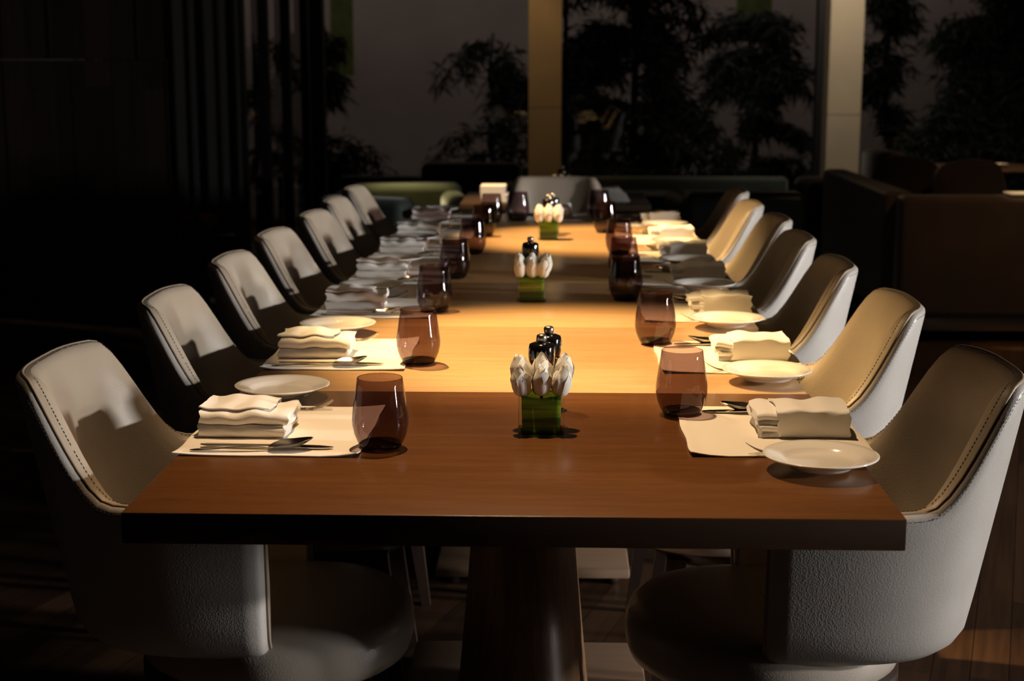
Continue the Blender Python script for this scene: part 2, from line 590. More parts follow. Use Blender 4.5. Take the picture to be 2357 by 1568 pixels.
# side glazing receding from (-1.84,6.95) to (-1.80,10.05), then the back glazing
def strut(name, x0, x1, y0, y1, z0, z1, mat):
    m = MB(); m.box(x0, x1, y0, y1, z0, z1)
    return struct(m.build(name, mat, None, False))
wn = 0
def window(poly, frame, n):
    g = MB()
    g.add([(poly[0][0], poly[0][1], .06), (poly[1][0], poly[1][1], .06), (poly[1][0], poly[1][1], 3.05), (poly[0][0], poly[0][1], 3.05)], [(0, 1, 2, 3)])
    f = MB()
    for b in frame: f.box(*b)
    fr = f.build('window_%d' % n, M['frame'], None, False)
    struct(fr)
    p_ = g.build('pane', M['pane'], fr, False)
    return fr
XS = -1.82
fb = []
for yy, ww in ((6.98, .09), (7.75, .07), (8.55, .07), (9.35, .07)):
    fb.append((XS-.07, XS+.03, yy, yy+ww, 0, 3.1))
fb += [(XS-.05, XS+.02, 7, 10, 0, .07), (XS-.05, XS+.02, 7, 10, 3.03, 3.1)]
window([(XS, 7.0), (XS, 10.0)], fb, 1)
fb = [(XS-.1, XS+.05, 9.92, 10.06, 0, 3.1), (-.10+.2, .135, 9.97, 10.05, 0, 3.1), (2.055, 2.14, 9.93, 10.05, 0, 3.1), (4.6, 4.7, 9.95, 10.05, 0, 3.1)]
fb += [(XS, 7, 9.97, 10.03, 0, .09), (XS, 7, 9.97, 10.03, 3.03, 3.1)]
window([(XS, 10.0), (7.0, 10.0)], fb, 2)
# stone columns on the room side of the glass
def column(n, x0, x1, y0, y1, zj):
    c = MB()
    c.box(x0, x1, y0, y1, 0, zj-.003)
    c.box(x0+.004, x1-.004, y0+.004, y1-.004, zj-.003, zj+.003)
    c.box(x0, x1, y0, y1, zj+.003, 3.1)
    return struct(c.build('column_%d' % n, M['column'], None, False))
column(1, -.165, .085, 9.70, 9.92, 1.03+.05)
column(2, 2.10, 2.35, 9.66, 9.90, 1.03)
strut('ceiling', -7, 15.5, -4.5, 10.1, 3.1, 3.2, mat_plain('dark_ceiling', (.05, .045, .04), .9))
# garden outside
strut('ground', -12, 12, 10.06, 17, -.12, -.02, M['ground'])
strut('wall_garden', -9, 9, 16, 16.2, -.02, 5, M['outwall'])

# trees
def tree(label, x, y, h, spread, seed, n_br, zlow=.3, droop=.5, dens=1.0):
    rnd = random.Random(seed)
    t = thing('garden_tree', label, 'tree', (x, y, -.02), 0, None)
    tr = MB()
    pts = [(0, 0, 0)]
    px, py = 0, 0
    for k in range(1, 9):
        px += rnd.uniform(-.05, .05); py += rnd.uniform(-.05, .05)
        pts.append((px, py, h*k/8))
    tr.tube(pts, [.045*(1-k/11) for k in range(9)], 8)
    fo = MB()
    for b in range(n_br):
        z0 = rnd.uniform(zlow, h*.97)
        i = int(z0/h*8); base = Vector(pts[min(i, 8)]); base.z = z0
        a = rnd.uniform(0, 2*PI)
        L = spread*rnd.uniform(.5, 1)*(1-.35*z0/h)
        d = Vector((math.cos(a), math.sin(a)*.8, 0))
        bp = []
        for k in range(8):
            s = k/7
            bp.append(base+d*L*s+Vector((0, 0, .45*L*s-droop*L*s*s*1.3))+Vector((rnd.uniform(-.02, .02), 0, rnd.uniform(-.02, .02))))
        tr.tube(bp, [.013*(1-k/9) for k in range(8)], 5)
        for k in range(2, 8):
            for q in range(int(26*dens)):
                c = bp[k]+Vector((rnd.gauss(0, .05), rnd.gauss(0, .05), rnd.gauss(0, .04)))
                dd = Vector((rnd.uniform(-1, 1), rnd.uniform(-1, 1), rnd.uniform(-1.3, .25))).normalized()
                l = rnd.uniform(.09, .22)
                s1 = dd.cross(Vector((rnd.uniform(-1, 1), rnd.uniform(-1, 1), rnd.uniform(-1, 1)))).normalized()*rnd.uniform(.008, .017)
                m_ = c+dd*l*.5+s1*0
                e = c+dd*l+Vector((0, 0, -.02))
                n_ = len(fo.V)
                fo.V += [tuple(c), tuple(m_+s1), tuple(e), tuple(m_-s1)]
                fo.F.append((n_, n_+1, n_+2, n_+3))
    tr.build('trunk', M['bark'], t)
    fo.build('foliage', M['foliage'], t, False)
    return t
tree('tall dark feathery tree in the middle of the back window, between the two columns', .78, 12.3, 3.3, 1.05, 1, 64, .3, .55, 1.3)
tree('dark drooping tree just left of the first cream column, behind the glass', -.55, 13.6, 1.75, .85, 9, 16, .5, .8, .9)
tree('low dark shrub-like tree right of the first column, behind the table end', .27, 14.3, 1.55, .75, 5, 30, .1, .5, 1.2)
tree('small dark tree behind the side window, with a branch over the grey wall', -2.25, 12.0, 1.75, .75, 6, 34, .2, .4, 1.1)
tree('dark tree outside, furthest left behind the side window mullions', -3.6, 11.5, 2.2, .8, 14, 40, .2, .5, 1.1)
tree('dark tree left of the second cream column, behind the glass', 2.12, 14.3, 2.0, .85, 11, 44, .1, .5, 1.3)
tree('slim dark tree with two bare stems right of the second column', 3.34, 13.3, 2.6, .5, 12, 17, .9, .7, .9)
tree('broad dense dark tree filling the top right of the back window', 3.98, 11.4, 3.4, .95, 21, 76, .2, .4, 1.7)
tree('dense dark tree at the top right corner, behind another tree', 5.0, 14.7, 3.4, .9, 22, 70, .2, .4, 1.6)
# green cloth panels hanging in the garden
for k, (x0, x1, z0, lab) in enumerate(((-2.62, -2.48, 1.33, 'narrow olive green hanging cloth seen left of the last side mullion'), (-2.38, -2.14, 1.30, 'olive green hanging cloth right of the last side mullion'), (1.95, 2.32, 1.66, 'dark olive hanging cloth outside, left of the second column'))):
    m = MB(); m.box(x0, x1, 14.5, 14.53, z0, 3.6)
    tag(m.build('garden_banner', M['green_panel'], None, False), lab, 'banner')

# ================================================================== DINING TABLES
HW = .55
def dining_table(y0, ys, y1, label, mt='top'):
    t = thing('dining_table', label, 'table', (0, (y0+y1)/2, 0), 0, None)
    yc = (y0+y1)/2
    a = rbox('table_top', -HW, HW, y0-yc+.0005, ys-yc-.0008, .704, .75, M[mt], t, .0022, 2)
    b = rbox('table_top', -HW, HW-.004, ys-yc+.0008, y1-yc-.0015, .704, .7497, M['top'], t, .0022, 2)
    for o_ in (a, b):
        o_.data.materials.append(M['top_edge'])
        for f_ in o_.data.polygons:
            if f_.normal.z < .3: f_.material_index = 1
    ap = MB(); ap.box(-.36, .36, y0-yc+.18, y1-yc-.18, .66, .7035)
    ap.build('apron', M['leg'], t, False)
    p = MB(); P = []
    for k in range(14):
        z = .055+(.66-.055)*k/13
        s = (1-k/13)
        rx = .088+.050*s**1.2; ry = .24+.05*s
        row = []
        for i in range(49):
            th = 2*PI*i/48
            cx_, sy_ = math.cos(th), math.sin(th)
            e = 2/2.7
            row.append((rx*math.copysign(abs(cx_)**e, cx_), ry*math.copysign(abs(sy_)**e, sy_), z))
        P.append(row)
    p.grid(P, True)
    p.build('pedestal', M['ped'], t)
    rbox('base_plate', -.26, .26, -.52, .52, .028, .055, M['plate_wood'], t, .006, 2)
    for sx in (-1, 1):
        for sy in (-1, 1):
            f = MB(); f.lathe([(0, 0), (.018, 0), (.026, .028), (0, .028)], 16, sx*.215, sy*.46)
            f.build('foot', M['leg'], t)
    return t
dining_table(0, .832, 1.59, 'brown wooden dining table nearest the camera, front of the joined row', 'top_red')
dining_table(1.59, 2.37, 3.12, 'brown wooden dining table in the middle of the joined row')
dining_table(3.12, 3.86, 4.56, 'brown wooden dining table at the far end of the joined row')

# ================================================================== CHAIR
XC = .075
def plan(th, z, inset=0):
    """horizontal position of shell centre curve at angle th (-90..90 deg) and height z"""
    t = (z-.42)/.48
    A = .308+.095*t-inset
    B = .248+.028*t-inset
    e = 2/3.2
    c, s = math.cos(th), math.sin(th)
    return (XC-A*abs(c)**e, B*math.copysign(abs(s)**e, s))
XF = .11
def station_list():
    st = []
    n = 7
    for i in range(n): st.append(('s', -1, XF-(XF-XC)*i/n))
    m = 44
    for i in range(m+1): st.append(('a', 0, -PI/2+PI*i/m))
    for i in range(1, n+1): st.append(('s', 1, XC+(XF-XC)*i/n))
    return st
def chair_pt(stn, z, inset):
    kind, sgn, v = stn
    t = (z-.42)/.48
    if kind == 's':
        B = .248+.028*t-inset
        # the arm turns in a little towards its front end
        k = (v-XC)/(XF-XC)
        return (v, sgn*(B-.010*k*k))
    return plan(v, z, inset)
def rim_h(stn):
    kind, sgn, v = stn
    if kind == 's':
        return .688-.006*(v-XC)/(XF-XC)
    d = abs(math.degrees(v))
    return .688+.186*(1-sm((d-30)/35))+.007*math.cos(v)**2
def build_chair(label):
    t = thing('leather_chair', label, 'chair', (0, 0, 0), 0, None)
    st = station_list()
    N = len(st)
    TH = .046
    def shrink(i):
        # rounded vertical front ends of the shell
        d = min(i, N-1-i)
        return {0: .55, 1: .12}.get(d, 0)
    outer = MB(); P = []
    for i, s in enumerate(st):
        H = rim_h(s); row = []
        k = shrink(i)*TH/2
        for (zz, ins) in ((.425, .075), (.425, .05), (.432, .026), (.448, .010), (.470, .001)):
            q = chair_pt(s, zz, ins+k); row.append((q[0], q[1], zz))
        for j in range(1, 9):
            z = .47+(H-.014-.47)*j/8
            q = chair_pt(s, z, k); row.append((q[0], q[1], z))
        for (dz, ins) in ((-.006, .003), (-.001, .009), (.0, .014)):
            q = chair_pt(s, H, k+ins*.9); row.append((q[0], q[1], H+dz))
        P.append(row)
    outer.grid(P)
    outer.build('outer_shell', M['leather'], t)
    rimP = [r[-1] for r in P]
    inner = MB(); Q = []
    for i, s in enumerate(st):
        H = rim_h(s); row = []
        k = shrink(i)*TH/2
        for (dz, ins) in ((.0, .014), (.0015, .022), (-.002, .032), (-.012, TH-.003)):
            q = chair_pt(s, H, k+ins*.9); row.append((q[0], q[1], H+dz))
        for j in range(1, 9):
            z = H-.012+(.44-H+.012)*j/8
            extra = .012*math.sin(PI*j/9)
            q = chair_pt(s, z, TH-.003-k+extra); row.append((q[0], q[1], z))
        Q.append(row)
    inner.grid(Q, True)
    # front end caps between outer and inner walls
    for i in (0, N-1):
        a = P[i][2:]
        b = list(reversed(Q[i]))
        loop = a+b[:-1] if False else a
        nb = len(inner.V)
        na = len(a); inner.V += a; inner.V += Q[i]
        # strip by matching heights
        ii = 0; jj = len(Q[i])-1
        A_idx = list(range(na)); B_idx = list(range(na+len(Q[i])-1, na-1, -1))
        while ii < na-1 or jj > 0:
            ta = a[ii+1][2] if ii < na-1 else 9
            tb = Q[i][jj-1][2] if jj > 0 else 9
            if ii < na-1 and (ta <= tb or jj == 0):
                f = (nb+ii, nb+ii+1, nb+na+jj); ii += 1
            else:
                f = (nb+ii, nb+na+jj-1, nb+na+jj); jj -= 1
            inner.F.append(f if i == 0 else tuple(reversed(f)))
    inner.build('inner_back', M['leather_in'], t)
    # welt along the rim and down the front ends
    wl = MB()
    path = []
    e0 = [(p[0]+.001, p[1], p[2]) for p in P[0][2:]]
    path = e0+[p for p in rimP[1:-1]]+[(p[0]+.001, p[1], p[2]) for p in reversed(P[-1][2:])]
    wl.tube(path, .0032, 6)
    wl.build('welt', M['welt'], t)
    # stitches: dashes either side of the welt
    def row_pts(f):
        return [Vector(f(i, s)) for i, s in enumerate(st)]
    def r_out(i, s):
        H = rim_h(s); q = chair_pt(s, H-.010, shrink(i)*TH/2-.0004); return (q[0], q[1], H-.010)
    def r_in(i, s):
        H = rim_h(s); q = chair_pt(s, H, shrink(i)*TH/2+.024); return (q[0], q[1], H+.0012)
    def r_in2(i, s):
        H = rim_h(s); q = chair_pt(s, H-.001, shrink(i)*TH/2+.031); return (q[0], q[1], H-.0008)
    stc = MB()
    def dashes(pts, pitch=.0072, L=.0048, r=.0007):
        acc = 0
        for a, b in zip(pts[:-1], pts[1:]):
            d = b-a; l = d.length
            if l < 1e-6: continue
            d = d/l
            s_ = acc
            while s_ < l:
                p0 = a+d*s_; p1 = a+d*min(l, s_+L)
                if (p1-p0).length > .0015:
                    stc.tube([p0, p1], r, 4)
                s_ += pitch
            acc = s_-l
    for f in (r_out, r_in): dashes(row_pts(f), .0072, .0045, .00055)
    # upright rows where the back meets the arms
    for sg in (-1, 1):
        for off in (0, .008, .016):
            pts = []
            for k in range(13):
                z = .683-.2*k/12
                H = .683
                j = max(.001, (.676-z)/.236)
                q = chair_pt(('a', 0, sg*(math.radians(66)+off*3)), z, TH-.003+.012*math.sin(PI*min(1, j)*8/9)+.0002)
                pts.append(Vector((q[0], q[1]-0*sg, z)))
            dashes(pts)
    stc.build('stitching', M['stitch'], t, False)
    # round seat cushion
    cs = MB(); P = []
    def seat_out(a, k):
        c, s = math.cos(a), math.sin(a)
        e = 2/2.3
        return (.085+(.235-k)*math.copysign(abs(c)**e, c), (.232-k*.9)*math.copysign(abs(s)**e, s)*(1 if c > 0 else .86+.14*(1+c)))
    prof = [(.05, .365), (.02, .368), (.006, .378), (0, .395), (0, .425), (.006, .443), (.022, .455), (.06, .463), (.12, .468), (.18, .470), (.2345, .471)]
    for (k, z) in prof:
        P.append([(*seat_out(2*PI*i/56, k), z) for i in range(57)])
    cs.grid(P, True)
    cs.build('seat', M['leather_seat'], t)
    # seat frame and tapered legs
    fr = MB()
    fr.lathe([(0, .33), (.19, .33), (.20, .34), (.20, .3655), (0, .3655)], 40, .05, 0)
    fr.build('seat_frame', M['leg'], t)
    bk = MB()
    bk.lathe([(0, .385), (.15, .385), (.20, .425), (0, .425)], 40, .02, 0)
    bk.build('shell_base', M['leg'], t)
    for sx in (-1, 1):
        for sy in (-1, 1):
            lg = MB()
            x0, y0 = .04+sx*.15, sy*.15
            x1, y1 = .04+sx*.20, sy*.185
            V = []
            for (xx, yy, z, r) in ((x1, y1, 0, .011), (x0, y0, .345, .021)):
                V += [(xx-r, yy-r, z), (xx+r, yy-r, z), (xx+r, yy+r, z), (xx-r, yy+r, z)]
            lg.add(V, [(3, 2, 1, 0), (4, 5, 6, 7), (0, 1, 5, 4), (1, 2, 6, 5), (2, 3, 7, 6), (3, 0, 4, 7)])
            lg.build('leg', M['leg'], t, False)
    return t
YL = [.475, 1.215, 1.885, 2.495, 3.115, 3.68, 4.27]
YR = [.475, 1.205, 1.85, 2.48, 3.04, 3.60, 4.20]
NTH = ['nearest the camera', 'second from the camera', 'third from the camera', 'fourth from the camera', 'fifth from the camera', 'sixth from the camera', 'furthest of the row']
LLAB = ['grey leather tub chair at the front left corner of the table',
        'pale grey leather chair in the left row, second from the camera',
        'grey leather chair in the left row, third from the camera, behind the pale one',
        'grey leather chair in the left row, fourth from the camera',
        'grey leather chair in the left row, fifth from the camera',
        'grey leather chair in the left row, sixth from the camera, beside the green sofa',
        'grey leather chair at the far end of the left row, mostly hidden']
RLAB = ['large brown-looking leather tub chair at the front right corner of the table',
        'golden lit leather chair in the right row, second from the camera',
        'leather chair in the right row, third from the camera, brown inside and pale outside',
        'dark-sided leather chair in the right row, fourth from the camera',
        'tan lit leather chair in the right row, fifth from the camera',
        'bright tan leather chair in the right row, sixth from the camera',
        'leather chair at the far end of the right row, by the dark armchair']
chair0 = build_chair(LLAB[0])
XL = -.505
chair0.location = (XL, YL[0], 0)
chair0['group'] = 'leather chairs along the left side of the table'
rr = random.Random(8)
for i in range(1, 7):
    dup(chair0, (XL+rr.uniform(-.012, .012), YL[i], 0), rr.uniform(-.03, .03), LLAB[i], 'leather chairs along the left side of the table')
for i in range(7):
    dup(chair0, (.505+rr.uniform(-.012, .012)*(i > 0), YR[i], 0), PI+(0 if i == 0 else rr.uniform(-.03, .03)), RLAB[i], 'leather chairs along the right side of the table')
dup(chair0, (.055, 4.66, 0), -PI/2, 'grey leather chair at the head of the table, far end, facing the camera', 'leather chair at the far end of the table')

# ================================================================== PLACE SETTINGS
def build_mat(seed, nm='placemat'):
    rnd = random.Random(seed)
    xs = [-.15, -.1495, -.139, -.137]+[-.12+.03*i for i in range(9)]+[.137, .139, .1495, .15]
    ys = [-.182, -.1815, -.171, -.169]+[-.15+.03*i for i in range(11)]+[.169, .171, .1815, .182]
    ph = [rnd.uniform(0, 6) for _ in range(6)]
    def h(x, y):
        e = 0
        z = .0012+.0007*math.sin(x*38+ph[0])*math.sin(y*31+ph[1])
        if min(.15-abs(x), .182-abs(y)) < .012: z += .0007
        # curled corners
        for k, (sx, sy) in enumerate(((-1, -1), (1, -1), (1, 1), (-1, 1))):
            d = math.hypot(x-sx*.15, y-sy*.182)
            z += max(0, 1-d/.06)**2*(.006 if (k+seed) % 2 else .0035)
        return z
    def wob(x, y):
        return (x+.0015*math.sin(y*40+ph[2]), y+.0012*math.sin(x*45+ph[3]))
    m = MB()
    top = [[(*wob(x, y), h(x, y)+.0009) for y in ys] for x in xs]
    bot = [[(*wob(x, y), max(.0001, h(x, y)-.0009)) for y in ys] for x in xs]
    m.grid(top); m.grid(bot, True)
    # edge band
    per = [(i, 0) for i in range(len(xs))]+[(len(xs)-1, j) for j in range(1, len(ys))]+[(i, len(ys)-1) for i in range(len(xs)-2, -1, -1)]+[(0, j) for j in range(len(ys)-2, 0, -1)]
    V = [top[i][j] for i, j in per]+[bot[i][j] for i, j in per]
    n = len(per)
    m.add(V, [(k, n+k, n+(k+1) % n, (k+1) % n) for k in range(n)])
    return m.build(nm, M['mat'])
def ribbon(path, th):
    """closed outline of a sheet of thickness th following a 2-D path"""
    L = []; R = []
    n = len(path)
    for i in range(n):
        a = Vector(path[max(0, i-1)]); b = Vector(path[min(n-1, i+1)])
        d = (b-a).normalized()
        nn = Vector((-d.y, d.x))
        p = Vector(path[i])
        L.append(p+nn*th/2); R.append(p-nn*th/2)
    return L, R
def serp(y0, y1, z0, layers, pitch, first=1):
    """serpentine fold path in (y,z)"""
    pts = []
    for k in range(layers):
        z = z0+pitch*k
        a, b = (y0, y1) if (k % 2 == 0) == (first == 1) else (y1, y0)
        r = pitch/2
        sg = 1 if b > a else -1
        for j in range(7):
            pts.append((a+(b-a)*j/6, z))
        if k < layers-1:
            for j in range(1, 5):
                an = -PI/2+PI*j/5
                pts.append((b+sg*r*math.cos(an), z+r+r*math.sin(an)))
    return pts
def build_napkin(seed):
    rnd = random.Random(seed)
    t = thing('napkin', 'x', 'napkin', (0, 0, 0), 0)
    ph = [rnd.uniform(0, 6) for _ in range(8)]
    def sweep(path, th, x0, x1, n, amp, taper=0):
        m = MB()
        L, R = ribbon(path, th)
        rows = []
        for i in range(n+1):
            u = i/n
            xx = x0+(x1-x0)*u
            row = []
            for j, p in enumerate(L+list(reversed(R))):
                y, z = p.x, p.y
                k = z/.045
                zz = z*(1+amp*(.12*math.sin(xx*55+ph[0]+y*20)+.08*math.sin(xx*120+ph[1])))-k*.003*(u**3)*taper
                yy = y*(1-.05*taper*u*u)+.0022*k*math.sin(xx*48+ph[2])+.001*math.sin(xx*90+z*300+ph[3])
                dx = .0028*math.sin(z*260+y*60+ph[4])*(1 if i in (0, n) else 0)
                row.append((xx+dx, yy, max(.0004, zz)))
            row.append(row[0])
            rows.append(row)
        m.grid(rows)
        nl = len(L)
        for i, fl in ((0, True), (n, False)):
            b = len(m.V)
            m.V += [tuple(q) for q in rows[i][:-1]]
            tot = 2*nl
            for j in range(nl-1):
                f = (b+j, b+j+1, b+tot-2-j, b+tot-1-j)
                m.F.append(f if fl else tuple(reversed(f)))
        return m
    lo = sweep(serp(-.060, .056, .0055, 2, .0105, 0), .0098, -.068, .078, 22, .3)
    lo.build('lower_fold', M['nap'], t)
    up = sweep(serp(-.057, .054, .0268, 2, .0104, 0), .0098, -.066, .084, 22, .55, 1)
    up.build('upper_fold', M['nap'], t)
    # the outer flap goes over the top and down the far side
    pth = [(-.045, .0468)]+[(-.045+.10*j/7, .0470+.0012*math.sin(j)) for j in range(1, 8)]
    pth += [(.0610+.0035*math.sin(a_)-.0035, .0435+.0035*math.cos(a_)) for a_ in (.5, 1.1, 1.57)]
    pth += [(.0618, .036), (.0622, .026), (.0618, .016), (.0610, .006), (.0595, .0022)]
    fl = sweep(pth, .0022, -.071, .050, 20, .35, .5)
    fl.build('flap', M['nap'], t)
    return t
def lofted(prof, nv=9, thick=.0016):
    """prof: list of (x, halfwidth, z, cup) -> cupped strip with thickness"""
    m = MB()
    top = []; bot = []
    for (x, hw, z, cup) in prof:
        rt = []; rb = []
        for j in range(nv):
            v = -1+2*j/(nv-1)
            zz = z+cup*(v*v)
            rt.append((x, v*hw, zz+thick/2*(1-.6*v*v)))
            rb.append((x, v*hw, zz-thick/2*(1-.6*v*v)))
        top.append(rt); bot.append(rb)
    m.grid(top); m.grid(bot, True)
    n = len(prof)
    per = [(i, 0) for i in range(n)]+[(n-1, j) for j in range(1, nv)]+[(i, nv-1) for i in range(n-2, -1, -1)]+[(0, j) for j in range(nv-2, 0, -1)]
    V = [top[i][j] for i, j in per]+[bot[i][j] for i, j in per]
    k = len(per)
    m.add(V, [(a, k+a, k+(a+1) % k, (a+1) % k) for a in range(k)])
    return m
def handle_prof(L, w0=.0085, w1=.0032, z0=.003, arch=.006):
    pr = []
    for i in range(16):
        u = i/15
        wd = w0*(1-u)+w1*u
        if u < .08: wd *= math.sqrt(max(.05, 1-(1-u/.08)**2))
        pr.append((-.10+L*u, wd, z0+arch*math.sin(PI*min(1, u*.95))*u, 0))
    return pr
def build_spoon():
    pr = handle_prof(.125)
    zL = pr[-1][2]
    for i in range(1, 19):
        u = i/18
        x = .025+.075*u
        hw = max(.0006, .0032*(1-u)*(1-u)+.0215*math.sin(PI*min(1, u**.85))**.62*(u > 0))
        if u >= 1: hw = .0012
        base = zL*(1-sm(u*2))+.0035*sm(u*2)
        tip = .016*max(0, (u-.5)/.5)**1.6
        cup = .010*math.sin(PI*u)**.8
        pr.append((x, hw, base+tip, cup))
    return lofted(pr, 11, .0016).build('spoon', M['steel'])
def build_knife():
    pr = []
    for i in range(14):
        u = i/13
        wd = .0088*(1-u)+.0065*u
        if u < .08: wd *= math.sqrt(max(.05, 1-(1-u/.08)**2))
        pr.append((-.105+.11*u, wd, .0042, 0))
    for i in range(1, 14):
        u = i/13
        hw = .0065+.0035*math.sin(PI*u*.8)
        if u > .75: hw *= math.sqrt(max(.02, 1-((u-.75)/.25)**2))
        pr.append((.005+.11*u, hw, .0042-.002*u, 0))
    return lofted(pr, 5, .0030).build('table_knife', M['steel'])
def build_fork():
    pr = handle_prof(.12)
    zL = pr[-1][2]
    for i in range(1, 9):
        u = i/8
        pr.append((.02+.025*u, .0032+.0092*sm(u*1.15), zL-.004*math.sin(PI*u*.6), .0))
    m = lofted(pr, 7, .0018)
    z0 = pr[-1][2]
    for k in range(4):
        y = -.0099+.0066*k
        q = []
        for i in range(7):
            u = i/6
            q.append((.044+.052*u, y*(1-.05*u), z0-.0025*math.sin(PI*u*.9)+.017*u**1.7, 0))
        mm = lofted([(a, .0018*(1-.5*(i/6)**3), c, 0) for i, (a, b, c, d) in enumerate(q)], 3, .0018)
        for i in range(len(mm.V)):
            v = mm.V[i]
            mm.V[i] = (v[0], v[1]+y, v[2])
        m.add(mm.V, mm.F)
    return m.build('fork', M['steel'])
def build_plate():
    m = MB()
    prof = [(.0, .0035), (.030, .0035), (.040, .0028), (.044, .0), (.048, .0), (.050, .003), (.062, .0085), (.080, .0150), (.0875, .0178), (.0893, .0190), (.0893, .0204), (.0880, .0210),
            (.0800, .0188), (.066, .0150), (.0620, .0128), (.057, .0085), (.050, .0068), (.030, .0062), (0, .0060)]
    m.lathe(prof, 64)
    return m.build('bread_plate', M['china'])
def build_glass():
    t = thing('tumbler', 'x', 'glass', (0, 0, 0), 0)
    m = MB()
    outer = [(.0300, .0015), (.0335, .0045), (.0385, .014), (.0435, .027), (.0462, .041), (.0465, .052), (.0450, .066), (.0420, .086), (.0390, .106), (.0372, .119), (.0366, .1196), (.0360, .119)]
    m.lathe([(r, z) for r, z in outer], 64)
    m.build('bowl', M['glass'], t)
    b = MB()
    b.lathe([(0, .0006), (.0285, .0006), (.0300, .0015), (.0334, .0046), (.0355, .009), (.0330, .0115), (.025, .0085), (0, .0075)], 48)
    b.build('base', M['glass_base'], t)
    return t
mats = [build_mat(s) for s in (1, 2, 3)]
naps = [build_napkin(s) for s in (1, 2, 3, 4)]
spoon0 = build_spoon(); knife0 = build_knife(); fork0 = build_fork(); plate0 = build_plate(); glass0 = build_glass()
used = set()
def put(src, name, loc, rz, label, cat, group, tilt=None):
    if src.name not in used:
        used.add(src.name)
        o = src
        o.location = loc
        o.rotation_euler = (0, 0, rz)
        o['label'] = label
        if group: o['group'] = group
    else:
        o = dup(src, loc, rz, label, group)
    o['category'] = cat
    if tilt is not None: o.rotation_euler = (tilt[0], tilt[1], rz)
    return o
ZT = .75
def place(side, y, i, where, jig, plate=True):
    """side 'left': diner looks towards +x; 'right': towards -x; 'head': towards -y"""
    rz = {'left': 0, 'right': PI, 'head': -PI/2}[side]
    ox, oy = {'left': (-.405, y), 'right': (.430, y), 'head': (.055, 4.40)}[side]
    c, s = math.cos(rz), math.sin(rz)
    def L(lx, ly, z): return (ox+c*lx-s*ly, oy+s*lx+c*ly, z)
    g = {'left': 'on the left side of the table', 'right': 'on the right side of the table', 'head': 'at the far end of the table'}[side]
    r = random.Random(i*7+len(side))
    j = jig
    put(mats[(i+len(side)) % 3], 'placemat', L(0, 0, ZT), rz+r.uniform(-.015, .015), 'cream linen placemat %s' % where, 'placemat', 'cream placemats '+g)
    put(naps[(i*3+len(side)) % 4], 'napkin', L(-.055+j[0], j[1], ZT+.0022), rz+r.uniform(-.03, .03)+j[2], 'folded white napkin on the placemat %s' % where, 'napkin', 'folded napkins '+g)
    put(knife0, 'table_knife', L(-.012, -.132, ZT+.0030), rz-.02+r.uniform(-.02, .02), 'steel table knife beside the napkin %s' % where, 'knife', 'table knives '+g)
    put(spoon0, 'spoon', L(-.028, -.150, ZT+.0028), rz+.13+r.uniform(-.03, .03), 'steel spoon lying against the knife %s' % where, 'spoon', 'spoons '+g)
    put(fork0, 'fork', L(-.035, .150, ZT+.0030), rz+.20+r.uniform(-.04, .04), 'steel fork tucked beside the bread plate %s' % where, 'fork', 'forks '+g)
    if plate:
        put(plate0, 'bread_plate', L(-.050+r.uniform(-.008, .008), .262+(0.0), ZT+.0075), rz, 'white china bread plate %s' % where, 'plate', 'bread plates '+g, (0, 0))
YML = [.498, 1.215, 1.885, 2.495, 3.115, 3.68, 4.255]
YMR = [.520, 1.205, 1.85, 2.46, 3.02, 3.54, 4.16]
wl = ['at the front left corner of the table', 'at the second seat on the left', 'at the third seat on the left', 'at the fourth seat on the left', 'at the fifth seat on the left', 'at the sixth seat on the left', 'at the furthest seat on the left']
wr = [a.replace('left', 'right') for a in wl]
for i in range(7):
    place('left', YML[i], i, wl[i], (-.008 if i else -.012, 0, 0))
    place('right', YMR[i], i, wr[i], (0, 0, 0))
place('head', 0, 8, 'at the far end, before the head chair', (0, 0, 0), False)
GL = [(-.226, .380), (-.230, 1.110), (-.253, 1.815), (-.244, 2.464), (-.225, 3.078), (-.214, 3.626), (-.206, 4.137)]
GR = [(.288, .644), (.286, 1.365), (.248, 2.042), (.262, 2.510), (.271, 3.082), (.244, 3.781), (.237, 4.336)]
for i in range(7):
    put(glass0, 'tumbler', (*GL[i], ZT), i*.7, 'smoky purple stemless tumbler '+wl[i].replace('at the front', 'beside the mat at the front'), 'glass', 'smoky tumblers in the left row')
for i in range(7):
    put(glass0, 'tumbler', (*GR[i], ZT), i*.9+.3, 'smoky purple stemless tumbler '+wr[i].replace('at the front', 'beside the mat at the front'), 'glass', 'smoky tumblers in the right row')
put(glass0, 'tumbler', (-.100, 4.225, ZT), .4, 'dark smoky tumbler standing before the head chair at the far end', 'glass', 'smoky tumbler at the far end')

